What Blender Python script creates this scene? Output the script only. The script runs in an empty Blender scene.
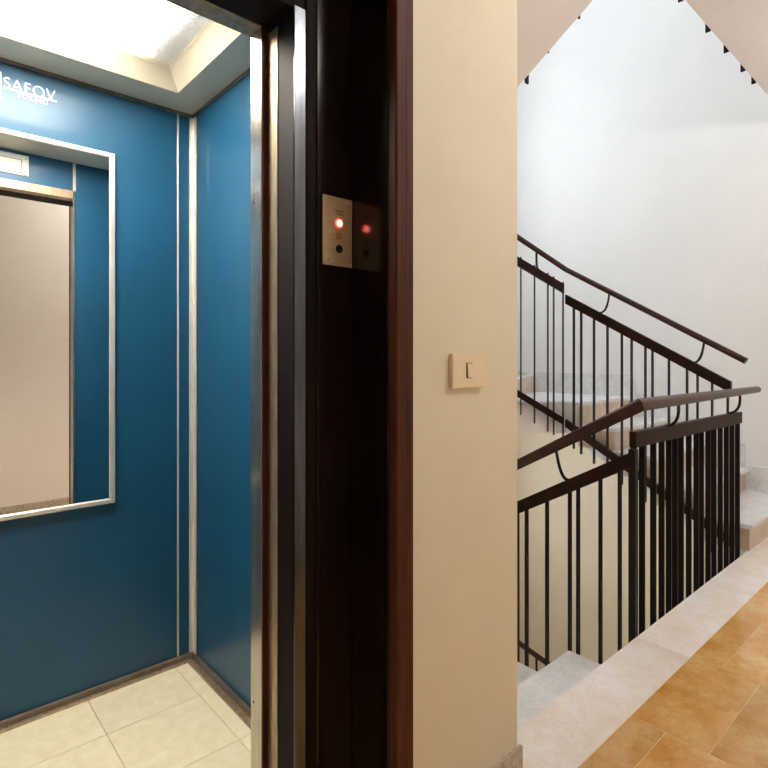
import bpy, bmesh, math, random
from mathutils import Vector, Matrix
random.seed(7)
S = bpy.context.scene
COL = S.collection

# ------------------------------------------------------------------ camera, world, light, exposure
# world X runs along the landing edge, world Y runs into the lift / down the stairs, metres
cam_d = bpy.data.cameras.new('camera'); cam = bpy.data.objects.new('camera', cam_d); COL.objects.link(cam)
cam.location = (0, 0, 1.2); cam.rotation_euler = (math.pi/2, 0, -math.radians(41.68))
cam_d.sensor_width = 36; cam_d.lens = 545/768*36; cam_d.shift_y = -26/768; cam_d.clip_start = .02
S.camera = cam
W = bpy.data.worlds.new('sky'); S.world = W; W.use_nodes = True
W.node_tree.nodes['Background'].inputs[0].default_value = (.86, .93, 1, 1)
W.node_tree.nodes['Background'].inputs[1].default_value = 4.7
S.view_settings.view_transform = 'Standard'; S.view_settings.look = 'None'
S.view_settings.gamma = 1; S.view_settings.use_curve_mapping = False
S.view_settings.exposure = 0.35
CABIN_LIGHT = 35.0
LAMP_LIGHT = 34.0
S.cycles.max_bounces = 14; S.cycles.diffuse_bounces = 8; S.cycles.glossy_bounces = 6
S.cycles.sample_clamp_indirect = 8

# ------------------------------------------------------------------ materials
M = {}
def srgb(h):
    if isinstance(h, str):
        v = [int(h[i:i+2], 16)/255 for i in (0, 2, 4)]
    else: v = [c/255 for c in h]
    return tuple((c/12.92 if c <= .04045 else ((c+.055)/1.055)**2.4) for c in v) + (1,)
def nd(nt, t, **kw):
    n = nt.nodes.new(t)
    for k, v in kw.items(): setattr(n, k, v)
    return n
def mat(name, c1, c2=None, scale=6, rough=.5, metal=0, spec=.5, detail=4, stretch=(1,1,1), bump=0, bscale=60, coat=0, contrast=(.35,.65), tilevar=0, roughvar=0, veins=None, distort=0):
    m = bpy.data.materials.new(name); m.use_nodes = True; nt = m.node_tree
    b = nt.nodes['Principled BSDF']
    b.inputs['Base Color'].default_value = c1; b.inputs['Roughness'].default_value = rough
    b.inputs['Metallic'].default_value = metal; b.inputs['Specular IOR Level'].default_value = spec
    b.inputs['Coat Weight'].default_value = coat; b.inputs['Coat Roughness'].default_value = .06
    tc = nd(nt, 'ShaderNodeNewGeometry'); mp = nd(nt, 'ShaderNodeMapping'); mp.inputs['Scale'].default_value = stretch
    nt.links.new(tc.outputs['Position'], mp.inputs['Vector'])
    vec = mp.outputs['Vector']
    if tilevar:
        oi = nd(nt, 'ShaderNodeObjectInfo'); vm = nd(nt, 'ShaderNodeVectorMath', operation='SCALE')
        cb = nd(nt, 'ShaderNodeCombineXYZ')
        for i in range(3): nt.links.new(oi.outputs['Random'], cb.inputs[i])
        nt.links.new(cb.outputs[0], vm.inputs[0]); vm.inputs['Scale'].default_value = 37
        ad = nd(nt, 'ShaderNodeVectorMath', operation='ADD')
        nt.links.new(vec, ad.inputs[0]); nt.links.new(vm.outputs[0], ad.inputs[1]); vec = ad.outputs[0]
    col = None
    if c2:
        nz = nd(nt, 'ShaderNodeTexNoise'); nz.inputs['Scale'].default_value = scale; nz.inputs['Detail'].default_value = detail
        nz.inputs['Roughness'].default_value = .62; nz.inputs['Distortion'].default_value = distort
        nt.links.new(vec, nz.inputs['Vector'])
        rp = nd(nt, 'ShaderNodeValToRGB'); rp.color_ramp.elements[0].position = contrast[0]; rp.color_ramp.elements[1].position = contrast[1]
        rp.color_ramp.elements[0].color = c1; rp.color_ramp.elements[1].color = c2
        nt.links.new(nz.outputs['Fac'], rp.inputs['Fac']); col = rp.outputs['Color']
        if veins:
            vc, vs, vw, vf = veins
            n2 = nd(nt, 'ShaderNodeTexNoise'); n2.inputs['Scale'].default_value = vs; n2.inputs['Detail'].default_value = 11; n2.inputs['Roughness'].default_value = .72; n2.inputs['Distortion'].default_value = .3
            nt.links.new(vec, n2.inputs['Vector'])
            a = nd(nt, 'ShaderNodeMath', operation='SUBTRACT'); a.inputs[1].default_value = .5; nt.links.new(n2.outputs['Fac'], a.inputs[0])
            ab = nd(nt, 'ShaderNodeMath', operation='ABSOLUTE'); nt.links.new(a.outputs[0], ab.inputs[0])
            mr = nd(nt, 'ShaderNodeMapRange'); mr.inputs['From Min'].default_value = 0; mr.inputs['From Max'].default_value = vw
            mr.inputs['To Min'].default_value = vf; mr.inputs['To Max'].default_value = 0
            nt.links.new(ab.outputs[0], mr.inputs['Value'])
            mx = nd(nt, 'ShaderNodeMix', data_type='RGBA'); nt.links.new(mr.outputs[0], mx.inputs['Factor'])
            nt.links.new(col, mx.inputs['A']); mx.inputs['B'].default_value = vc; col = mx.outputs['Result']
        if tilevar:
            mr = nd(nt, 'ShaderNodeMapRange'); mr.inputs['To Min'].default_value = 1-tilevar; mr.inputs['To Max'].default_value = 1+tilevar*.5
            nt.links.new(oi.outputs['Random'], mr.inputs['Value'])
            hs = nd(nt, 'ShaderNodeHueSaturation'); nt.links.new(mr.outputs[0], hs.inputs['Value']); nt.links.new(col, hs.inputs['Color']); col = hs.outputs[0]
        nt.links.new(col, b.inputs['Base Color'])
    if bump:
        nb = nd(nt, 'ShaderNodeTexNoise'); nb.inputs['Scale'].default_value = bscale; nb.inputs['Detail'].default_value = 3
        nt.links.new(vec, nb.inputs['Vector'])
        bp = nd(nt, 'ShaderNodeBump'); bp.inputs['Strength'].default_value = bump; bp.inputs['Distance'].default_value = .004
        nt.links.new(nb.outputs['Fac'], bp.inputs['Height']); nt.links.new(bp.outputs[0], b.inputs['Normal'])
    if roughvar:
        nr = nd(nt, 'ShaderNodeTexNoise'); nr.inputs['Scale'].default_value = 9; nr.inputs['Detail'].default_value = 4
        nt.links.new(vec, nr.inputs['Vector'])
        mr = nd(nt, 'ShaderNodeMapRange'); mr.inputs['To Min'].default_value = max(.02, rough-roughvar); mr.inputs['To Max'].default_value = rough+roughvar
        nt.links.new(nr.outputs['Fac'], mr.inputs['Value']); nt.links.new(mr.outputs[0], b.inputs['Roughness'])
    M[name] = m; return m
def emit(name, col, strength):
    m = bpy.data.materials.new(name); m.use_nodes = True; nt = m.node_tree
    b = nt.nodes['Principled BSDF']; b.inputs['Base Color'].default_value = (.8,.8,.8,1)
    b.inputs['Emission Color'].default_value = col; b.inputs['Emission Strength'].default_value = strength
    M[name] = m; return m

mat('cream_paint', srgb('DED6C1'), srgb('D8CFB9'), 2.2, rough=.55, bump=.12, bscale=35)
mat('warm_shade_paint', srgb('E6DAC1'), srgb('E2D5BA'), 2.2, rough=.55, bump=.12, bscale=35)  # warm shade under the flight, put into the wall colour
mat('lit_cream_paint', srgb('F4EEE4'), srgb('F0E9DE'), 2.2, rough=.55, bump=.12, bscale=35)  # the cream paint lightened to stand for light on the wall behind
mat('white_paint', srgb('ECEDEE'), srgb('E7E8EA'), 1.5, rough=.6, bump=.08, bscale=30)
mat('soffit_paint', srgb('EDE6E3'), srgb('E9E1DD'), 1.5, rough=.7, bump=.08, bscale=30)
mat('shaft_concrete', srgb('4A4744'), srgb('3A3836'), 4, rough=.9)
mat('blue_panel', srgb('084B6C'), srgb('084564'), 3, rough=.5, spec=.42, coat=.25)
M['blue_panel'].node_tree.nodes['Principled BSDF'].inputs['Coat Roughness'].default_value = .09
mat('steel', srgb('C9C6C0'), srgb('A8A49C'), 6, rough=.19, metal=.9, stretch=(8, 8, .6), roughvar=.04)
mat('worn_steel', srgb('C2AE92'), srgb('A38E72'), 9, rough=.36, metal=.7, stretch=(6, 6, 1.2), roughvar=.08)
mat('dark_steel', srgb('877A6C'), srgb('6A5F54'), 14, rough=.4, metal=.4)
mat('aluminium', srgb('E2DFD8'), srgb('D5D1C8'), 8, rough=.28, metal=.5)
mat('polished_steel', srgb('62646A'), srgb('505256'), 6, rough=.2, metal=1, stretch=(8, 8, .6))
mat('matte_wood', srgb('1C0D07'), srgb('110704'), 5, rough=.6, spec=.12, stretch=(6, 6, .5))
mat('black_gap', srgb('15110E'), rough=.6)
mat('dark_wood', srgb('1A0B06'), srgb('0D0504'), 5, rough=.16, spec=.45, stretch=(6, 6, .5), coat=.1)
mat('brown_wood', srgb('542815'), srgb('3A1A0C'), 7, rough=.5, spec=.2, stretch=(9, 9, .5))
mat('mirror_glass', (.93, .93, .92, 1), rough=.015, metal=1)
mat('cabin_ceiling', srgb('EADFC6'), srgb('E2D6BA'), 3, rough=.32)
mat('vinyl_tile', srgb('F0E5C6'), srgb('E6D8B4'), 26, rough=.33, detail=6, tilevar=.05)
mat('white_letter', srgb('F4F2EC'), rough=.4)
mat('plate_white', srgb('F1EEE6'), rough=.35)
mat('plate_brass', srgb('D2BC9C'), srgb('C4AC8A'), 12, rough=.38, metal=.45, stretch=(1, 1, 9))
mat('black_button', srgb('0C0A0A'), rough=.3)
mat('tan_print', srgb('A8804E'), rough=.5)
mat('engraving', srgb('6E563B'), rough=.5)
mat('switch_plastic', srgb('E3D2B2'), rough=.35)
mat('yellow_marble', srgb('C78A36'), srgb('E4C084'), 7, rough=.15, detail=10, tilevar=.16, distort=.2, contrast=(.3, .72), veins=(srgb('B0762C'), 9, .025, .4), coat=.3)
mat('border_marble', srgb('FAF8F7'), srgb('F1E6DD'), 5, rough=.18, detail=7, tilevar=.05, distort=.3, veins=(srgb('DDBFA8'), 7, .025, .3))
mat('tread_marble', srgb('F0F1F3'), srgb('E2E3E6'), 6, rough=.22, detail=6, tilevar=.05, veins=(srgb('BFC1C6'), 9, .03, .35))
mat('riser_marble', srgb('D9C9B6'), srgb('C8B29A'), 5, rough=.3, detail=6, tilevar=.1, veins=(srgb('B08F70'), 6, .04, .4))
mat('skirting_marble', srgb('EAEBEC'), srgb('DADCDF'), 9, rough=.3, detail=7, tilevar=.06, veins=(srgb('B4B8BE'), 14, .04, .4))
mat('terrazzo', srgb('C6BAA6'), srgb('A89B88'), 60, rough=.35, detail=6, contrast=(.42, .58))
mat('grout', srgb('E2C696'), rough=.8)
mat('pale_grout', srgb('BCAE88'), rough=.8)
mat('iron_paint', srgb('160C09'), srgb('1E110C'), 12, rough=.45, spec=.2)
mat('band_paint', srgb('2E1911'), srgb('24130C'), 12, rough=.45, spec=.1)
mat('rail_brown', srgb('42251A'), srgb('351C12'), 10, rough=.26, spec=.28)
mat('window_frame', srgb('EDEAE4'), rough=.4)
emit('red_lamp', (1, .03, .02, 1), 9)
emit('red_core', (1, .42, .30, 1), 6)
emit('lamp_glass', (1, .985, .94, 1), LAMP_LIGHT)
# bumpy opal ceiling panel
m = mat('opal_panel', srgb('E8DFCC'), rough=.35, bump=.7, bscale=170)
# glazing that lets daylight through
m = bpy.data.materials.new('glass'); m.use_nodes = True; nt = m.node_tree
for n in list(nt.nodes): nt.nodes.remove(n)
o_ = nd(nt, 'ShaderNodeOutputMaterial'); t_ = nd(nt, 'ShaderNodeBsdfTransparent'); g_ = nd(nt, 'ShaderNodeBsdfGlossy'); x_ = nd(nt, 'ShaderNodeMixShader')
g_.inputs['Roughness'].default_value = .03; x_.inputs[0].default_value = .07
nt.links.new(t_.outputs[0], x_.inputs[1]); nt.links.new(g_.outputs[0], x_.inputs[2]); nt.links.new(x_.outputs[0], o_.inputs[0]); M['glass'] = m
# cabin tube diffuser: tube glows strongest, fading to its end
m = bpy.data.materials.new('cabin_diffuser'); m.use_nodes = True; nt = m.node_tree; b = nt.nodes['Principled BSDF']
b.inputs['Base Color'].default_value = srgb('F2ECDD'); b.inputs['Emission Color'].default_value = (1, .93, .82, 1)

g_ = nd(nt, 'ShaderNodeNewGeometry'); sx_ = nd(nt, 'ShaderNodeSeparateXYZ'); mr_ = nd(nt, 'ShaderNodeMapRange'); mr_.interpolation_type = 'SMOOTHERSTEP'
mr_.inputs['From Min'].default_value = .70; mr_.inputs['From Max'].default_value = .36; mr_.inputs['To Min'].default_value = .35; mr_.inputs['To Max'].default_value = CABIN_LIGHT
m2_ = nd(nt, 'ShaderNodeMapRange'); m2_.interpolation_type = 'SMOOTHSTEP'; m2_.inputs['From Min'].default_value = 1.60; m2_.inputs['From Max'].default_value = 1.88; m2_.inputs['To Min'].default_value = 1; m2_.inputs['To Max'].default_value = .5
mu_ = nd(nt, 'ShaderNodeMath', operation='MULTIPLY'); nt.links.new(mr_.outputs[0], mu_.inputs[0]); nt.links.new(m2_.outputs[0], mu_.inputs[1])
nt.links.new(g_.outputs['Position'], sx_.inputs[0]); nt.links.new(sx_.outputs[0], mr_.inputs['Value']); mp_ = nd(nt, 'ShaderNodeMapRange'); mp_.inputs['From Max'].default_value = .7; mp_.inputs['To Min'].default_value = .35; mp_.inputs['To Max'].default_value = 1.25
mv_ = nd(nt, 'ShaderNodeMath', operation='MULTIPLY'); nt.links.new(mu_.outputs[0], mv_.inputs[0]); nt.links.new(mp_.outputs[0], mv_.inputs[1]); nt.links.new(mv_.outputs[0], b.inputs['Emission Strength']); nt.links.new(sx_.outputs[1], m2_.inputs['Value'])
nz_ = nd(nt, 'ShaderNodeTexVoronoi'); nz_.inputs['Scale'].default_value = 130; bp_ = nd(nt, 'ShaderNodeBump'); bp_.inputs['Strength'].default_value = .8; bp_.inputs['Distance'].default_value = .004
nt.links.new(g_.outputs['Position'], nz_.inputs['Vector']); nt.links.new(nz_.outputs['Distance'], bp_.inputs['Height']); nt.links.new(nz_.outputs['Distance'], mp_.inputs['Value']); nt.links.new(bp_.outputs[0], b.inputs['Normal'])
M['cabin_diffuser'] = m

# ------------------------------------------------------------------ helpers
def link(name, me, m, parent=None, loc=None):
    o = bpy.data.objects.new(name, me); COL.objects.link(o)
    if m and not me.materials: me.materials.append(M[m])
    if parent: o.parent = parent
    if loc is not None: o.location = loc
    return o
def fin(bm, name, m, parent=None, smooth=False):
    bmesh.ops.recalc_face_normals(bm, faces=bm.faces)
    me = bpy.data.meshes.new(name); bm.to_mesh(me); bm.free()
    if smooth:
        for p in me.polygons: p.use_smooth = True
    return link(name, me, m, parent)
def bm_box(bm, x0, x1, y0, y1, z0, z1):
    v = [bm.verts.new(c) for c in ((x0,y0,z0),(x1,y0,z0),(x1,y1,z0),(x0,y1,z0),(x0,y0,z1),(x1,y0,z1),(x1,y1,z1),(x0,y1,z1))]
    for f in ((3,2,1,0),(4,5,6,7),(0,1,5,4),(1,2,6,5),(2,3,7,6),(3,0,4,7)): bm.faces.new([v[i] for i in f])
def box(name, x0, x1, y0, y1, z0, z1, m, parent=None, bevel=0, seg=1):
    bm = bmesh.new(); bm_box(bm, min(x0,x1), max(x0,x1), min(y0,y1), max(y0,y1), min(z0,z1), max(z0,z1))
    if bevel: bmesh.ops.bevel(bm, geom=list(bm.edges), offset=bevel, segments=seg, affect='EDGES', profile=.6)
    return fin(bm, name, m, parent)
def boxes(name, lst, m, parent=None, bevel=0):
    bm = bmesh.new()
    for b in lst: bm_box(bm, *b)
    if bevel: bmesh.ops.bevel(bm, geom=list(bm.edges), offset=bevel, segments=1, affect='EDGES')
    return fin(bm, name, m, parent)
def prism(name, pts, z0, z1, m, parent=None, bevel=0, axis='z'):
    """polygon extruded: axis z -> pts (x,y); axis x -> pts (y,z); axis y -> pts (x,z)"""
    f = {'z': lambda a, b, h: (a, b, h), 'x': lambda a, b, h: (h, a, b), 'y': lambda a, b, h: (a, h, b)}[axis]
    bm = bmesh.new(); lo = [bm.verts.new(f(a, b, z0)) for a, b in pts]; hi = [bm.verts.new(f(a, b, z1)) for a, b in pts]
    n = len(pts); bm.faces.new(lo[::-1]); bm.faces.new(hi)
    for i in range(n): bm.faces.new([lo[i], lo[(i+1) % n], hi[(i+1) % n], hi[i]])
    bmesh.ops.recalc_face_normals(bm, faces=bm.faces)
    if bevel: bmesh.ops.bevel(bm, geom=list(bm.edges), offset=bevel, segments=2, affect='EDGES', profile=.6)
    return fin(bm, name, m, parent)
def bm_tube(bm, pts, r, n=12, ry=None, cap=True):
    """tube along a polyline, mitred joints; section r wide, ry tall"""
    ry = ry or r; pts = [Vector(p) for p in pts]; rings = []
    for i, p in enumerate(pts):
        a = (p-pts[i-1]).normalized() if i else None
        b = (pts[i+1]-p).normalized() if i < len(pts)-1 else None
        t = ((a or b)+(b or a)).normalized(); k = 1
        if a and b: k = 1/max(.45, t.dot(a))
        side = t.cross(Vector((0, 0, 1)))
        if side.length < 1e-4: side = Vector((1, 0, 0))
        side.normalize(); up = side.cross(t).normalized()
        if a and b and abs(a.z-b.z) < .25 and (a.xy.length > .1): ks, ku = k, 1
        else: ks, ku = 1, k if (a and b) else 1
        rings.append([bm.verts.new(p+side*(math.cos(q)*r*ks)+up*(math.sin(q)*ry*ku)) for q in [2*math.pi*j/n for j in range(n)]])
    for R0, R1 in zip(rings, rings[1:]):
        for j in range(n): bm.faces.new([R0[j], R0[(j+1) % n], R1[(j+1) % n], R1[j]])
    if cap: bm.faces.new(rings[0][::-1]); bm.faces.new(rings[-1])
def tube(name, pts, r, m, parent=None, n=12, ry=None):
    bm = bmesh.new(); bm_tube(bm, pts, r, n, ry); o = fin(bm, name, m, parent, True)
    return o
def disc(name, c, axis, r, h, m, parent=None, n=24, r2=None):
    """short round plug at c rising h along axis, with softened rim"""
    ax = Vector(axis).normalized(); a = ax.orthogonal().normalized(); b = ax.cross(a); c = Vector(c)
    prof = [(r, 0), (r, h*.7), (r2 if r2 else r*.88, h)]
    bm = bmesh.new(); rings = [[bm.verts.new(c+ax*hh+(a*math.cos(2*math.pi*j/n)+b*math.sin(2*math.pi*j/n))*rr) for j in range(n)] for rr, hh in prof]
    for R0, R1 in zip(rings, rings[1:]):
        for j in range(n): bm.faces.new([R0[j], R0[(j+1) % n], R1[(j+1) % n], R1[j]])
    bm.faces.new(rings[0][::-1]); bm.faces.new(rings[-1])
    return fin(bm, name, m, parent)
def tag(o, label=None, cat=None, group=None, kind=None):
    for k, v in (('label', label), ('category', cat), ('group', group), ('kind', kind)):
        if v: o[k] = v
    return o
def struct(o, label=None, cat=None): return tag(o, label, cat, kind='structure')
def thing(name, label, cat, loc=(0,0,0), group=None, kind=None):
    o = bpy.data.objects.new(name, None); COL.objects.link(o); o.location = loc; o.empty_display_size = .1
    return tag(o, label, cat, group, kind)
_tiles = {}
def tile(name, x0, x1, y0, y1, z, th, m, parent, gap=.001, ch=.0006):
    """a floor slab with chamfered arris; alike sizes share mesh data"""
    w, d = round(x1-x0, 4), round(y1-y0, 4); k = (w, d, m, th)
    if k not in _tiles:
        bm = bmesh.new(); hw, hd = w/2-gap, d/2-gap
        L = [[bm.verts.new((sx*(hw-i), sy*(hd-i), zz)) for sx, sy in ((-1,-1),(1,-1),(1,1),(-1,1))] for i, zz in ((0, -th), (0, -ch), (ch, 0))]
        for A, B in zip(L, L[1:]):
            for j in range(4): bm.faces.new([A[j], A[(j+1) % 4], B[(j+1) % 4], B[j]])
        bm.faces.new(L[0][::-1]); bm.faces.new(L[-1]); bmesh.ops.recalc_face_normals(bm, faces=bm.faces)
        me = bpy.data.meshes.new(name); bm.to_mesh(me); bm.free(); me.materials.append(M[m]); _tiles[k] = me
    return link(name, _tiles[k], None, parent, ((x0+x1)/2, (y0+y1)/2, z))
def text(name, body, width, height, loc, m, parent, depth=.0012, track=1.0, offset=0.0):
    """flat lettering lying in the plane facing -Y"""
    cu = bpy.data.curves.new(name, 'FONT'); cu.body = body; cu.size = 1; cu.extrude = .02; cu.space_character = track; cu.offset = offset
    t = bpy.data.objects.new('t', cu); COL.objects.link(t); bpy.context.view_layer.update()
    me = bpy.data.meshes.new_from_object(t.evaluated_get(bpy.context.evaluated_depsgraph_get()))
    bpy.data.objects.remove(t); bpy.data.curves.remove(cu)
    xs = [v.co.x for v in me.vertices]; ys = [v.co.y for v in me.vertices]
    x0, x1, y0, y1 = min(xs), max(xs), min(ys), max(ys)
    for v in me.vertices:
        v.co = Vector(((v.co.x-x0)/(x1-x0)*width, -v.co.z/.02*depth/2, (v.co.y-y0)/(y1-y0)*height))
    me.name = name; me.materials.clear(); me.materials.append(M[m])
    return link(name, me, None, parent, loc)

# ------------------------------------------------------------------ dimensions
R = .171; F = 19*R                         # riser, storey height
QW = .917                                  # face of the wall with the lift door
PC = 1.33                                  # its free corner, side of the stairs
PR = 4.95                                  # stair wall on the right
QB = 3.65                                  # stair back wall
LE = 1.03                                  # landing edge
CZ = 2.965                                 # ceiling of the landing
P1 = 3.95; P3 = 2.35                       # well-side edges of the rising and the falling flight
ZB, ZT = -3.6, 6.7

# ------------------------------------------------------------------ structure: walls, slabs
def mirror_p(p): return .52-p
wl = thing('wall_lift', 'cream plaster wall around the lift door, light switch on it', 'wall', kind='structure')
fo = .851; fl = mirror_p(.851); fh = 2.27
box('wall_panel', fo, PC, QW, 1.05, ZB, CZ, 'cream_paint', wl)
box('wall_panel', -2.5, fl, QW, 1.05, ZB, CZ, 'cream_paint', wl)
box('wall_panel', fl, fo, QW, 1.05, fh, CZ, 'cream_paint', wl)
box('wall_panel', fl, fo, QW, 1.05, ZB, -.06, 'cream_paint', wl)
struct(box('wall_stair', PC-.12, PC, 1.05, QB+.12, ZB, ZT, 'cream_paint'), 'plaster side wall of the lift shaft beside the descending flight', 'wall')
struct(box('wall_upper', -2.5, PC, QW, 1.05, CZ+.25, ZT, 'white_paint'), 'white wall of the floor above the lift door', 'wall')
struct(box('wall_behind', -2.62, PR+.12, -.8, -.68, ZB, ZT, 'lit_cream_paint'), 'cream corridor wall facing the lift, seen in its mirror', 'wall')
struct(box('wall_left', -2.62, -2.5, -.68, 1.05, ZB, ZT, 'cream_paint'), 'cream wall closing the corridor beyond the lift', 'wall')
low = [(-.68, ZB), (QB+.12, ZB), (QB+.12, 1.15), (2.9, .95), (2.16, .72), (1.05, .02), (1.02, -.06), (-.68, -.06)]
upp = [(-.68, -.06), (1.02, -.06), (1.05, .02), (2.16, .72), (2.9, .95), (QB+.12, 1.15), (QB+.12, ZT), (-.68, ZT)]
struct(prism('wall_right', upp, PR, PR+.12, 'white_paint', axis='x'), 'tall white stairwell wall above the ascending flight', 'wall')
struct(prism('wall_below', low, PR, PR+.12, 'warm_shade_paint', axis='x'), 'stairwell wall below the ascending flight, warm shade in its colour, seen between the balusters', 'wall')
# back wall with three unseen windows, added to bring in daylight
wx0, wx1 = 2.2, 4.2; wz = [(-.65, .45), (2.45, 4.25), (5.3, 6.4)]
wb = thing('wall_back', 'rear stairwell wall with tall stair windows added for daylight', 'wall', kind='structure')
def bpan(x0, x1, z0, z1):
    box('wall_panel', x0, x1, QB, QB+.12, z0, z1, 'warm_shade_paint' if z1 < .9 else 'white_paint', wb)
bpan(PC, wx0, ZB, .8); bpan(wx1, PR, ZB, .8); bpan(PC, wx0, .8, ZT); bpan(wx1, PR, .8, ZT)
zs = [ZB]+[z for w in wz for z in w]+[ZT]
for i in range(0, len(zs), 2): bpan(wx0, wx1, zs[i], zs[i+1])
for i, (z0, z1) in enumerate(wz):
    w = thing('window_%d' % (i+1), ['lower', 'middle', 'upper'][i]+' white framed window, unseen, added for daylight in the stairwell back wall', 'window', kind='structure')
    for a in ((wx0, wx0+.06, z0, z1), (wx1-.06, wx1, z0, z1), (wx0+.06, wx1-.06, z0, z0+.06), (wx0+.06, wx1-.06, z1-.06, z1), ((wx0+wx1)/2-.03, (wx0+wx1)/2+.03, z0+.06, z1-.06)):
        box('frame_bar', a[0], a[1], QB+.03, QB+.09, a[2], a[3], 'window_frame', w, .004)
    for a in ((wx0+.06, (wx0+wx1)/2-.03), ((wx0+wx1)/2+.03, wx1-.06)):
        box('pane', a[0], a[1], QB+.057, QB+.063, z0+.06, z1-.06, 'glass', w)
    pl = bpy.data.lights.new('window_portal', 'AREA'); pl.shape = 'RECTANGLE'; pl.size = wx1-wx0; pl.size_y = z1-z0; pl.cycles.is_portal = True
    po = bpy.data.objects.new('window_portal', pl); COL.objects.link(po); po.location = ((wx0+wx1)/2, QB+.16, (z0+z1)/2); po.rotation_euler = (-math.pi/2, 0, 0)
# roof; the unseen skylight is added to light the well from above
sx0, sx1, sy0, sy1 = 2.3, 4.0, 1.1, 2.7
rf = thing('ceiling_roof', 'white roof slab over the stairwell with a skylight opening added for daylight', 'ceiling', kind='structure')
for a in ((-2.62, sx0, -.8, QB+.12), (sx1, PR+.12, -.8, QB+.12), (sx0, sx1, -.8, sy0), (sx0, sx1, sy1, QB+.12)):
    box('roof_slab', a[0], a[1], a[2], a[3], ZT, ZT+.15, 'white_paint', rf)
w = thing('window_4', 'unseen glazed skylight added over the open stairwell', 'window', kind='structure')
for a in ((sx0, sx0+.05, sy0, sy1), (sx1-.05, sx1, sy0, sy1), (sx0+.05, sx1-.05, sy0, sy0+.05), (sx0+.05, sx1-.05, sy1-.05, sy1)):
    box('frame_bar', a[0], a[1], a[2], a[3], ZT+.02, ZT+.16, 'window_frame', w, .004)
box('pane', sx0+.05, sx1-.05, sy0+.05, sy1-.05, ZT+.10, ZT+.106, 'glass', w)
pl = bpy.data.lights.new('skylight_portal', 'AREA'); pl.shape = 'RECTANGLE'; pl.size = sx1-sx0; pl.size_y = sy1-sy0; pl.cycles.is_portal = True
po = bpy.data.objects.new('skylight_portal', pl); COL.objects.link(po); po.location = ((sx0+sx1)/2, (sy0+sy1)/2, ZT+.2)

# slabs
struct(box('ceiling', -2.5, PR, -.68, LE-.01, CZ, F-.03, 'soffit_paint'), 'pale underside of the landing above', 'ceiling')
struct(box('floor_upper', -2.5, PR, -.68, LE, F-.03, F, 'border_marble'), 'stone floor of the landing above', 'floor')
struct(box('floor_lower', PC, PR, -.68, QB, -F-.2, -F, 'terrazzo'), 'stone floor at the foot of the lower flight', 'floor')
fs = thing('floor', 'golden marble slab floor of the landing with a pale marble border', 'floor', kind='structure')
boxes('bedding', [(-2.5, PR, -.68, QW, -.25, -.0008), (PC, PR, QW, LE-.012, -.25, -.0008)], 'grout', fs)
TW = .545; bx = .815
x = 1.835-TW*8; col = 0
while x < PR-.001:
    xa, xb = max(x, -2.5), min(x+TW, PR)
    top = bx if xa > PC-.05 else QW
    y = top; first = (.111 if col % 2 else .237) if top == bx else .31
    L = first
    while y > -.6799:
        y0 = max(y-L, -.68)
        if xa < PC < xb and top == QW:      # slab beside the wall corner
            pass
        tile('tile', xa, xb, y0, y, 0, .02, 'yellow_marble', fs)
        y = y0; L = .36
    x += TW; col += 1
for a, b_ in ((PC, 2.368), (2.368, 3.50), (3.50, PR)):
    tile('border_slab', a, b_, bx, LE, 0, .03, 'border_marble', fs)
# the strip of border between the last short column and the wall corner
tile('border_slab', 1.29, PC, bx, QW, 0, .02, 'border_marble', fs)

# baseboards
def base(name, lab, x0, x1, y0, y1):
    b = box(name, x0, x1, y0, y1, 0, .085, 'terrazzo', None, .002); struct(b, lab, 'baseboard'); return b
base('baseboard_lift', 'speckled stone baseboard under the switch wall by the stairs', .900, PC+.012, QW-.012, QW)
base('baseboard_behind', 'speckled stone baseboard of the wall seen in the lift mirror', -2.5, PR, -.68, -.666)

# ------------------------------------------------------------------ stairs
TD = (2.16-1.02)/4
PRo, QBo, PCo = PR, QB, PC; PR, QB, PC = PR-.002, QB-.002, PC+.002
def tread_piece(par, pts, z, dz=.03):
    return prism('tread', pts, z-dz, z, 'tread_marble', par, .006)
def straight(par, n, k0, z0, mode):
    """mode 1: rising along +Y at the right; 2: along -X at the back; 3: along -Y at the left. k0 = first step number"""
    for i in range(n):
        z = z0+(k0+i)*R
        if mode == 1:
            a = 1.02+i*TD; bq = a+TD
            tread_piece(par, [(P1-.03, a-.03), (PR, a-.03), (PR, bq), (P1-.03, bq)], z)
            box('riser', P1, PR, a, a+.02, z-R, z-.03, 'riser_marble', par)
            box('end_slab', P1-.006, P1+.015, a+.02, bq, z-R-.0, z-.03, 'riser_marble', par)
            box('skirting', PR-.018, PR, a, bq, z, z+R+.025, 'skirting_marble', par, .002)
        elif mode == 2:
            d = (3.46-2.84)/2; a = 3.46-i*d; bq = a-d
            tread_piece(par, [(bq, 2.65), (a, 2.65), (a, QB), (bq, QB)], z)
            box('riser', a-.02, a, 2.65, QB, z-R, z-.03, 'riser_marble', par)
            box('skirting', bq, a, QB-.018, QB, z, z+R+.025, 'skirting_marble', par, .002)
        else:
            a = 2.16-i*TD; bq = a-TD
            if i == n-1: bq = LE
            tread_piece(par, [(PC, bq), (P3, bq), (P3, a+.03), (PC, a+.03)], z)
            box('riser', PC, P3-.03, a-.02, a, z-R, z-.03, 'riser_marble', par)
            box('skirting', PC, PC+.018, bq, a, z, z+R+.025, 'skirting_marble', par, .002)
    if mode == 3: box('riser', PC, P3, LE-.002, LE+.018, z0+(k0+n-1)*R, z0+(k0+n)*R-.03, 'riser_marble', par)
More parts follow.
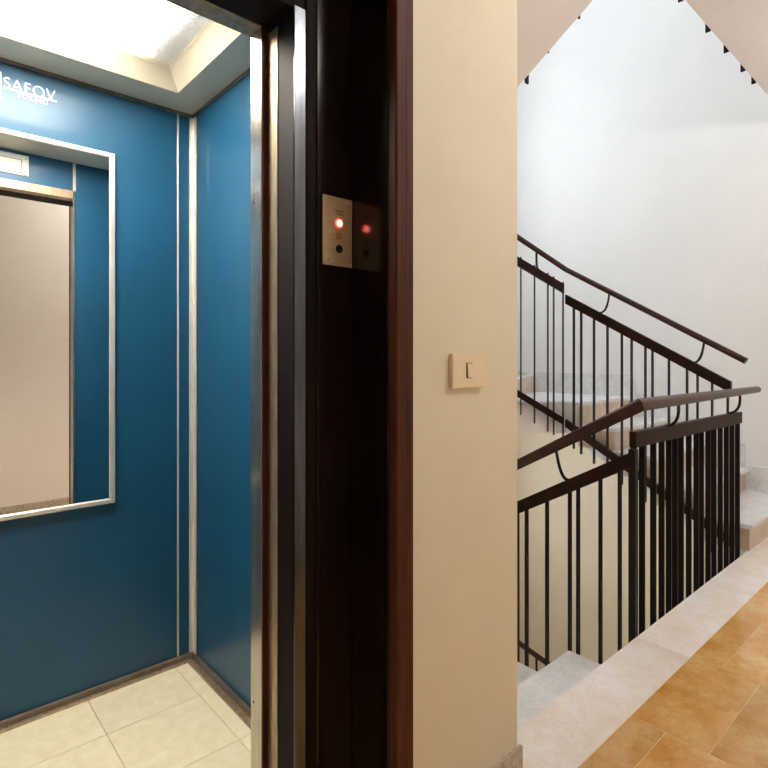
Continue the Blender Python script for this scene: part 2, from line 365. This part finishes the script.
def winders(par, k0, z0, flip):
    """four wedge steps round a corner; flip mirrors the right corner into the left one (seen downwards)"""
    inn = [(3.95, 2.16), (3.60, 2.62), (3.56, 2.65), (3.51, 2.65), (3.46, 2.65)]
    out = [(PR, 2.16), (PR, 3.22), (PR, QB), (4.40, QB), (3.46, QB)]
    extra = {0: [(3.95, 2.27)]}
    if flip:
        f = lambda p: (PCo+PRo-p[0], p[1])
        seq = [(4, 3), (3, 2), (2, 1), (1, 0)]
    else:
        f = lambda p: p; seq = [(0, 1), (1, 2), (2, 3), (3, 4)]
    for j, (a, b) in enumerate(seq):
        w = min(a, b); z = z0+(k0+j)*R
        lo, hi = w, w+1
        pts = [inn[lo], out[lo], out[hi], inn[hi]]+[e for e in extra.get(w, [])]
        pts = [f(p) for p in pts]
        prism('tread', pts, z-.03, z, 'tread_marble', par, .004)
        prism('step_block', pts, z-.25, z-.031, 'soffit_paint', par)
        # riser face along the leading line
        A, B = Vector(f(inn[a])), Vector(f(out[a])); d = (B-A).normalized(); nrm = Vector((d.y, -d.x))
        C = Vector(f(inn[b]))+Vector(f(out[b])); C = C/2-(A+B)/2
        if nrm.dot(C) > 0: nrm = -nrm
        B = B-d*.016; q = [A, B, B+nrm*.012, A+nrm*.012]
        prism('riser', [(v.x, v.y) for v in q], z-R, z-.03, 'riser_marble', par)
        # skirting on the wall sides
        wp = [out[lo], out[hi]]
        (xa, ya), (xb, yb) = [f(p) for p in wp]
        if not flip and lo == 1: pass
        elif abs(xa-xb) < 1e-6:
            s = -1 if xa > 3 else 1
            box('skirting', xa, xa+s*.018, ya, yb, z, z+R+.025, 'skirting_marble', par, .002)
        elif abs(ya-yb) < 1e-6:
            box('skirting', xa, xb, ya, ya-.018, z, z+R+.025, 'skirting_marble', par, .002)
def storey(z0, labs):
    f1 = thing('stair_flight', labs[0], 'stairs', (0, 0, 0))
    straight(f1, 4, 1, z0, 1); winders(f1, 5, z0, False)
    pts = [(1.03, z0-.02), (1.03, z0+R-.035)]
    for i in range(4):
        a = 1.02+i*TD; pts += [(a+.02, z0+(i+1)*R-.031), (a+TD, z0+(i+1)*R-.031)]
    pts = [(1.03, z0-.08)]+pts[2:]+[(2.16, z0+R*5-.31), (1.15, z0-.07), (1.15, z0-.08)]
    prism('flight_slab', pts, P1+.002, PR, 'white_paint', f1, axis='x')
    f2 = thing('stair_flight', labs[1], 'stairs', (0, 0, 0))
    straight(f2, 2, 9, z0, 2)
    d = (3.46-2.84)/2; zz = z0+9*R
    prism('flight_slab', [(3.46, zz-.031), (3.46-d, zz-.031), (3.46-d, zz+R-.031), (2.84, zz+R-.031), (2.84, zz+R-.26), (3.46, zz-R-.15)], 2.65, QB, 'soffit_paint', f2, axis='y')
    f3 = thing('stair_flight', labs[2], 'stairs', (0, 0, 0))
    winders(f3, 11, z0, True); straight(f3, 4, 15, z0, 3)
    top = []
    for i in range(4):
        a = 2.16-i*TD; z = z0+(15+i)*R-.031; top += [(a-.02, z), (max(a-TD, LE+.018), z)]
    pts = [(2.16, z0+14*R-.03)]+top+[(LE+.018, z0+F-.355), (2.16, z0+F-.355-.6*(2.16-LE))]
    prism('flight_slab', pts, PC, P3-.03, 'soffit_paint', f3, axis='x')
storey(0, ('marble flight rising along the white wall beyond the landing railing', 'short middle flight of the upper storey under the added back window', 'flight overhead whose sloping pale underside shows at upper left'))
storey(-F, ('flight of the storey below deep in the stairwell', 'short middle flight of the lower storey under the added back window', 'marble flight descending from the landing beside the cream wall corner'))

PR, QB, PC = PRo, QBo, PCo

# ------------------------------------------------------------------ railings
def band(par, A, B, h, name='rail_band', th=.031):
    A, B = Vector(A), Vector(B); d = (B-A); hd = Vector((d.x, d.y, 0)).normalized(); side = Vector((-hd.y, hd.x, 0))*th/2
    v = []
    bm = bmesh.new()
    for P in (A, B):
        v.append([bm.verts.new(P+side*s+Vector((0, 0, t*h/2))) for s, t in ((-1,-1),(1,-1),(1,1),(-1,1))])
    for j in range(4): bm.faces.new([v[0][j], v[0][(j+1) % 4], v[1][(j+1) % 4], v[1][j]])
    bm.faces.new(v[0][::-1]); bm.faces.new(v[1])
    return fin(bm, name, 'band_paint', par)
def bar(par, p, d, z0, z1, name='baluster', w=.026, th=.008):
    """flat bar, wide face square to the run direction d"""
    d = Vector((d[0], d[1])).normalized(); n = Vector((-d.y, d.x)); c = Vector((p[0], p[1]))
    q = [c+d*th/2*a+n*w/2*b for a, b in ((-1,-1),(1,-1),(1,1),(-1,1))]
    return prism(name, [(v.x, v.y) for v in q], z0, z1, 'iron_paint', par)
def bracket(par, H, B, slope_n):
    """bent flat bracket from the handrail H to the band top B"""
    H, B = Vector(H), Vector(B); mid = Vector((H.x, H.y, 0))+Vector((0, 0, B.z+.004))+Vector(slope_n)*.0
    K = H+(Vector((0, 0, B.z))-Vector((0, 0, H.z)))*.95+Vector(slope_n)
    pts = [H]
    for t in [i/8 for i in range(1, 9)]:
        s = H.lerp(K, .25)
        pts.append(s*(1-t)**2+K*(2*t*(1-t))+B*t*t)
    bm = bmesh.new(); bm_tube(bm, pts, .009, 8, .0075); return fin(bm, 'bracket', 'iron_paint', par, True)
up_q = [1.124, 1.212, 1.298, 1.361, 1.475, 1.583, 1.631, 1.727, 1.797, 1.904, 2.008, 2.111, 2.172]
dn_q = [1.12, 1.21, 1.32, 1.363, 1.486, 1.604, 1.66, 1.76, 1.88, 1.94, 2.05, 2.16]
dn_long = {1.604: .13, 1.486: .085, 1.32: .085}
ld_p = [2.413, 2.499, 2.62, 2.715, 2.80, 2.878, 2.955, 3.06, 3.167, 3.24, 3.345, 3.44, 3.545, 3.65, 3.755]
def railing(z0, label, upper):
    r = thing('stair_railing', label, 'railing', (3.9, 1.1, z0))
    r.location = (0, 0, 0)
    Z = lambda p: (p[0], p[1], p[2]+z0)
    segs = [((3.90, 1.105, 1.016), (3.90, 2.238, 1.660), .97, .072), ((3.895, 2.255, 1.742), (3.545, 2.605, 2.045), 1.04, .072),
            ((3.53, 2.61, 2.06), (2.77, 2.61, 2.72), 1.02, .072), ((2.765, 2.605, 2.76), (2.415, 2.255, F+.03), 1.02, .072),
            ((2.41, 2.245, F+.09), (2.41, 1.068, F+.752), .93, .066)]
    for k, (A, B, dz, h) in enumerate(segs):
        A, B = Vector(Z(A)), Vector(Z(B)); d = B-A
        band(r, A, B, h)
        lo = Vector((0, 0, dz)); band(r, A-lo, B-lo, .058, 'bottom_band')
        L = Vector((d.x, d.y, 0)).length
        if k == 0: ts = [(q-1.105)/(2.238-1.105) for q in up_q]
        elif k == 1: ts = [.02, .27, .37, .63, .88, .985]
        elif k == 4: ts = [(2.245-q)/(2.245-1.068) for q in dn_q]
        else: ts = [(.5+i)/round(L/.1) for i in range(round(L/.1))]
        if k == 1:   # bars seen left of the bend
            ts = [.012]+[((3.895-p)/.35) for p in (3.84, 3.808, 3.735, 3.66)]+[.98]
        for t in ts:
            P = A+d*t; poke = .125
            if k == 4:
                q = 2.245-t*(2.245-1.068); poke = -.03
                for kq, ex in dn_long.items():
                    if abs(kq-q) < .004: poke = ex
            bar(r, P, d, P.z-dz-.029-poke, P.z+h/2+(.014 if k == 1 else -.004))
    # landing run
    zl = z0+F; pe = 3.885 if not upper else 4.27
    band(r, (2.405, 1.06, zl+.842), (pe+.012, 1.06, zl+.832), .068); band(r, (2.41, 1.06, zl-.10), (pe, 1.06, zl-.10), .05, 'bottom_band')
    bar(r, (2.41, 1.06), (1, 0), zl-.25, zl+.80, 'post', .03, .03)
    ps = ld_p+[pe-.025] if not upper else ld_p+[3.86, 3.97, 4.09, 4.20]
    for p in ps:
        lng = any(abs(p-c) < .05 for c in (2.955, 3.345, 3.65, 3.97, 4.20))
        bar(r, (p, 1.06), (1, 0), zl-(.245 if lng else .16), zl+.842-.01*(p-2.4)/1.5, 'baluster')
    # handrail, one continuous tube
    H = [(3.98, 1.045, 1.18), (3.98, 2.28, 1.903), (3.583, 2.68, 2.293), (2.727, 2.68, 2.95), (2.345, 2.28, F+.288), (2.345, 1.0, F+1.002), (pe+.145, 1.0, F+1.002)]
    H = [Z(p) for p in H]
    hr = tube('handrail', H, .023, 'rail_brown', r, 16, .0205)
    for e in hr.data.edges:
        i, j = e.vertices
        if i//16 == j//16: e.use_edge_sharp = True
    # brackets
    def on(a, b, t): return Vector(a).lerp(Vector(b), t)
    for q in (1.284, 1.929):
        t = (q-1.045)/(2.28-1.045); h = on(H[0], H[1], t); qb = q+.03; zb = 1.016+(qb-1.105)*.5684+.036+z0
        bracket(r, (h.x, h.y, h.z-.01), (3.90, qb, zb), (0, .02, 0))
    h = on(H[1], H[2], .42); bracket(r, (h.x, h.y, h.z-.01), (h.x-.056, h.y-.056, 1.742+(3.895-(h.x-.056))/.35*.303+.036+z0), (0, 0, 0))
    h = on(H[2], H[3], .5); bracket(r, h, (h.x, 2.61, 2.06+(3.53-h.x)/.76*.66+.036+z0), (0, 0, 0))
    for q in (1.40, 2.05):
        t = (2.28-q)/1.28; h = on(H[4], H[5], t); qb = q-.03; zb = F+.752-(qb-1.068)*.5625+.03+z0
        bracket(r, (h.x, h.y, h.z-.01), (2.41, qb, zb), (0, -.03, 0))
    for p in (2.76, 3.69):
        bracket(r, (p, 1.0, zl+.99), (p, 1.06, zl+.872), (0, 0, 0))
    return r
railing(0, 'dark brown iron railing climbing beside the rising flight against white wall', True)
railing(-F, 'dark brown iron railing guarding the landing edge and descending flight', False)

# ------------------------------------------------------------------ lift door frame
dfr = thing('lift_door_frame', 'dark lacquered wooden lift door frame with narrow steel strips inside', 'door frame')
def portal(name, p0, p1, q0, q1, zt, head, m, bevel=.0015):
    """two jambs and a head between them; p0 inner edge, p1 outer edge (right side, mirrored for the left)"""
    box(name+'_jamb', p0, p1, q0, q1, -.05, zt+head, m, dfr, bevel); box(name+'_jamb', mirror_p(p1), mirror_p(p0), q0, q1, -.05, zt+head, m, dfr, bevel)
    if head: box(name+'_head', mirror_p(p0), p0, q0, q1, zt, zt+head, m, dfr, bevel)
portal('architrave', .828, .862, QW-.028, QW, 2.20, .0, 'brown_wood', .004)
portal('architrave_outer', .8635, .893, QW-.020, QW, 2.20, .0, 'brown_wood', .004)
box('architrave_head', mirror_p(.893), .893, QW-.024, QW, 2.20, 2.30, 'brown_wood', dfr, .004)
portal('lining', .828, .85, QW, 1.0475, 2.20, .05, 'dark_wood')
HZ = 1.99
portal('inner_jamb', .6646, .85, 1.053, 1.163, HZ, .26, 'matte_wood')
portal('frame_panel', .7255, .827, 1.048, 1.0525, HZ+.06, .2, 'dark_wood')
portal('frame_stile', .6955, .7235, 1.048, 1.0525, HZ+.03, .028, 'matte_wood')
for a, b in ((.6646, .6938), (mirror_p(.6938), mirror_p(.6646))): box('steel_strip', a, b, 1.0485, 1.0525, -.05, HZ+.005, 'polished_steel', dfr, .0008)
for a, b in ((.6625, .6646), (mirror_p(.6646), mirror_p(.6625))): box('steel_strip', a, b, 1.1204, 1.163, -.05, HZ-.012, 'worn_steel', dfr, .0006)
for a, b in ((.649, .664), (mirror_p(.664), mirror_p(.649))): box('seal', a, b, 1.1632, 1.1644, 0, HZ, 'brown_wood', dfr)
sl = box('threshold', mirror_p(.85), .85, QW-.02, 1.164, -.06, -.001, 'dark_steel', dfr, .001)

# ------------------------------------------------------------------ lift cabin
cab = thing('lift_cabin', 'lift cabin with glossy blue panels, steel trims and cream tiled floor', 'elevator')
cx0, cx1, cq0, cq1, ch = mirror_p(.882), .882, 1.2164, 2.143, 2.171
# sides
def panel(name, *a): return box(name, *a, 'blue_panel', cab, .001)
panel('back_panel', mirror_p(.8185), .8185, cq1, cq1+.02, 0, ch)
panel('back_panel', .8235, .866, cq1, cq1+.02, 0, ch); panel('back_panel', mirror_p(.866), mirror_p(.8235), cq1, cq1+.02, 0, ch)
panel('side_panel', cx1, cx1+.02, cq0, cq1-.045, 0, ch); panel('side_panel', cx0-.02, cx0, cq0, cq1-.045, 0, ch)
for p in (.821, mirror_p(.821)): box('trim_strip', p-.0035, p+.0035, cq1-.004, cq1+.02, .02, ch, 'aluminium', cab, .001)
for s in (1, -1):
    f = (lambda p: p) if s == 1 else mirror_p
    prism('corner_profile', [(f(a), b) for a, b in ((.866, cq1-.004), (.876, cq1-.004), (.879, cq1-.007), (.879, cq1-.036), (.9, cq1-.036), (.9, cq1+.02), (.866, cq1+.02))], .02, ch, 'aluminium', cab)
    box('corner_gap', min(f(.8825), f(.9)), max(f(.8825), f(.9)), cq1-.045, cq1-.036, 0, ch, 'black_gap', cab)
    # front returns with steel entrance post
    a, b = sorted((f(.6575), f(.902))); box('front_panel', a, b, cq0-.02, cq0, 0, ch, 'blue_panel', cab, .001)
    a, b = sorted((f(.6467), f(.657))); box('entrance_post', a, b, 1.166, cq0+.004, 0, 2.03, 'steel', cab, .0015)
    for z in (.36, .69, 1.08, 1.58, 1.935):
        disc('screw', (f(.6467), 1.205, z), (-s, 0, 0), .003, .0006, 'black_gap', cab, 10)
    a, b = sorted((f(.6467), f(.659))); box('trim_strip', a, b, cq0, cq0+.006, 2.03, ch, 'aluminium', cab, .001)
box('entrance_head', mirror_p(.6467), .6467, 1.166, cq0+.006, HZ, 2.03, 'worn_steel', cab, .0015)
box('transom_panel', mirror_p(.6575), .6575, cq0-.02, cq0, 2.03, ch, 'blue_panel', cab, .001)
# position indicator over the door, inside
ip = box('indicator_plate', .06, .46, cq0, cq0+.006, 2.060, 2.155, 'plate_white', cab, .001)
box('indicator_window', .10, .43, cq0+.006, cq0+.008, 2.072, 2.130, 'plate_white', ip, .001)
box('indicator_rim', .0965, .4335, cq0+.0055, cq0+.0072, 2.0685, 2.1335, 'dark_steel', ip)
for z in (2.062, 2.138): disc('screw', (.447, cq0+.006, z), (0, 1, 0), .003, .001, 'dark_steel', ip, 12)
# skirting rails on the floor
for nm, a in (('skirting', (cx0, cx1, cq1-.012, cq1, 0, .026)), ('skirting', (cx1-.012, cx1, cq0, cq1-.012, 0, .026)), ('skirting', (cx0, cx0+.012, cq0, cq1-.012, 0, .026))):
    box(nm, *a, 'dark_steel', cab, .0015)
for nm, a in (('floor_rail', (cx0+.012, cx1-.012, cq1-.030, cq1-.012, 0, .008)), ('floor_rail', (cx1-.034, cx1-.012, cq0, cq1-.030, 0, .008)), ('floor_rail', (cx0+.012, cx0+.034, cq0, cq1-.030, 0, .008))):
    o = box(nm, *a, 'worn_steel', cab, .001)
    n = 5
    for i in range(n):
        t = (i+.5)/n
        if a[1]-a[0] > .3: c = (a[0]+(a[1]-a[0])*t, (a[2]+a[3])/2, .008)
        else: c = ((a[0]+a[1])/2, a[2]+(a[3]-a[2])*t, .008)
        disc('screw', c, (0, 0, 1), .003, .001, 'dark_steel', o, 10)
# floor tiles
box('floor_base', cx0, cx1, 1.166, cq1, -.06, -.0045, 'pale_grout', cab)
xs = [cx0, -.115, .19, .495, .80, cx1]; ys = [1.166, 1.28, 1.583, 1.885, cq1]
for i in range(5):
    for j in range(4):
        tile('floor_tile', xs[i], xs[i+1], ys[j], ys[j+1], 0, .004, 'vinyl_tile', cab, .0008, .0008)
# ceiling: flat ring, sloped cove, light tray
i0, i1, j0, j1 = mirror_p(.765), .765, 1.40, 1.995; sl_, zt_ = .05, 2.2275
bm = bmesh.new()
def ring(x0, x1, y0, y1, z): return [bm.verts.new(c) for c in ((x0,y0,z),(x1,y0,z),(x1,y1,z),(x0,y1,z))]
A = ring(cx0-.02, cx1+.02, cq0-.02, cq1+.02, ch+.0005); B = ring(i0, i1, j0, j1, ch+.0005); D = ring(i0+sl_, i1-sl_, j0+sl_, j1-sl_, zt_)
A2 = ring(cx0-.02, cx1+.02, cq0-.02, cq1+.02, zt_+.01); B2 = ring(i0+sl_, i1-sl_, j0+sl_, j1-sl_, zt_+.01)
for P, Q in ((A, B), (B, D), (D, B2), (B2, A2), (A2, A)):
    for j in range(4): bm.faces.new([P[j], P[(j+1) % 4], Q[(j+1) % 4], Q[j]])
fin(bm, 'ceiling_cove', 'cabin_ceiling', cab)
box('ceiling_bead', cx0, cx1, cq1-.006, cq1, ch-.012, ch, 'dark_steel', cab); box('ceiling_bead', cx1-.006, cx1, cq0, cq1-.006, ch-.012, ch, 'dark_steel', cab); box('ceiling_bead', cx0, cx0+.006, cq0, cq1-.006, ch-.012, ch, 'dark_steel', cab)
box('light_diffuser', i0+sl_-.004, i1-sl_+.004, j0+sl_-.004, j1-sl_+.004, zt_+.0105, zt_+.02, 'cabin_diffuser', cab)
box('cabin_roof', cx0-.03, cx1+.03, cq0-.03, cq1+.03, zt_+.03, zt_+.06, 'shaft_concrete', cab)
# lettering on the back panel
qf = cq1-.0012
text('lettering', 'SAFOV', .146, .037, (.2545, qf, 2.0775), 'white_letter', cab, track=1.05, offset=-.012)
text('lettering', 'TORINO', .088, .0165, (.2905, qf, 2.0590), 'white_letter', cab, track=1.2, offset=.012)
box('lettering_bar', .2535, .405, qf-.0006, qf+.0006, 2.0765, 2.0810, 'white_letter', cab)
boxes('emblem', [(.160, .2475, qf-.0006, qf+.0006, 2.122, 2.126), (.160, .2475, qf-.0006, qf+.0006, 2.040, 2.044), (.160, .164, qf-.0006, qf+.0006, 2.044, 2.122), (.2435, .2475, qf-.0006, qf+.0006, 2.044, 2.122)], 'white_letter', cab)
# shaft around the cabin
sh = thing('wall_shaft', 'grey concrete lift shaft around the cabin', 'wall', kind='structure')
box('shaft_side', -.75, -.65, 1.05, QB, ZB, ZT, 'shaft_concrete', sh); box('shaft_rear', -.65, PC-.12, 2.35, 2.45, ZB, ZT, 'shaft_concrete', sh)

# mirror in its aluminium frame
mp0, mp1, mz0, mz1 = mirror_p(.5878), .5878, .674, 1.942
mi = thing('wall_mirror', 'large mirror in narrow aluminium frame on the blue cabin wall', 'mirror')
box('mirror_glass', mp0+.006, mp1-.006, cq1-.008, cq1-.0005, mz0+.006, mz1-.006, 'mirror_glass', mi)
for a in ((mp0, mp0+.018, mz0, mz1), (mp1-.018, mp1, mz0, mz1), (mp0+.018, mp1-.018, mz1-.018, mz1), (mp0+.018, mp1-.018, mz0, mz0+.018)):
    box('frame_bar', a[0], a[1], cq1-.016, cq1-.0004, a[2], a[3], 'aluminium', mi, .003)

# ------------------------------------------------------------------ call plate on the door frame
cp = thing('call_plate', 'brass lift call plate with glowing red button on dark frame', 'call panel')
box('plate', .739, .8265, 1.0445, 1.0478, 1.4195, 1.5835, 'plate_brass', cp, .001)
for x_, z_ in ((.7545, 1.570), (.8165, 1.566), (.7545, 1.432), (.8165, 1.432)): disc('screw', (x_, 1.0445, z_), (0, -1, 0), .0035, .0018, 'worn_steel', cp, 14)
disc('lit_button', (.786, 1.0445, 1.5215), (0, -1, 0), .0095, .003, 'red_lamp', cp, 24)
disc('lit_core', (.786, 1.0415, 1.5215), (0, -1, 0), .0062, .0008, 'red_core', cp, 20)
disc('black_button', (.786, 1.0445, 1.4605), (0, -1, 0), .0098, .003, 'black_button', cp, 24)
box('legend_tile', .778, .794, 1.0437, 1.0445, 1.483, 1.499, 'tan_print', cp)
boxes('engraved_legend', [(.776+.0045*i, .7792+.0045*i, 1.0441, 1.0445, 1.5480, 1.5525) for i in range(5)]+[(.779, .7975, 1.0441, 1.0445, 1.5420, 1.5450)], 'engraving', cp)

# ------------------------------------------------------------------ light switch
sw = thing('light_switch', 'square cream light switch on the plaster wall by the stairs', 'switch')
box('body', 1.034, 1.166, QW-.014, QW, 1.123, 1.211, 'switch_plastic', sw, .003, 2)
box('rocker_well', 1.086, 1.110, QW-.0146, QW-.0138, 1.148, 1.188, 'engraving', sw)
prism('rocker', [(QW-.0142, 1.150), (QW-.0142, 1.186), (QW-.0156, 1.186), (QW-.0182, 1.150)], 1.090, 1.108, 'switch_plastic', sw, axis='x')

# ------------------------------------------------------------------ landing ceiling lamp, plus a second one added to brighten the right part
for lx, ly, lab in ((1.53, -.25, 'opal globe ceiling lamp over the corridor near the lift door'), (3.6, -.1, 'unseen opal globe lamp added to brighten the landing near the rising flight')):
    la = thing('ceiling_lamp', lab, 'lamp', (lx, ly, CZ), 'globe lamps of the landing')
    bm = bmesh.new(); bmesh.ops.create_uvsphere(bm, u_segments=28, v_segments=16, radius=.11, matrix=Matrix.Translation((0, 0, -.27)))
    fin(bm, 'globe', 'lamp_glass', la, True)
    disc('canopy', (0, 0, 0), (0, 0, -1), .05, .02, 'aluminium', la, 24)
    tube('stem', [(0, 0, -.02), (0, 0, -.165)], .008, 'aluminium', la, 10)
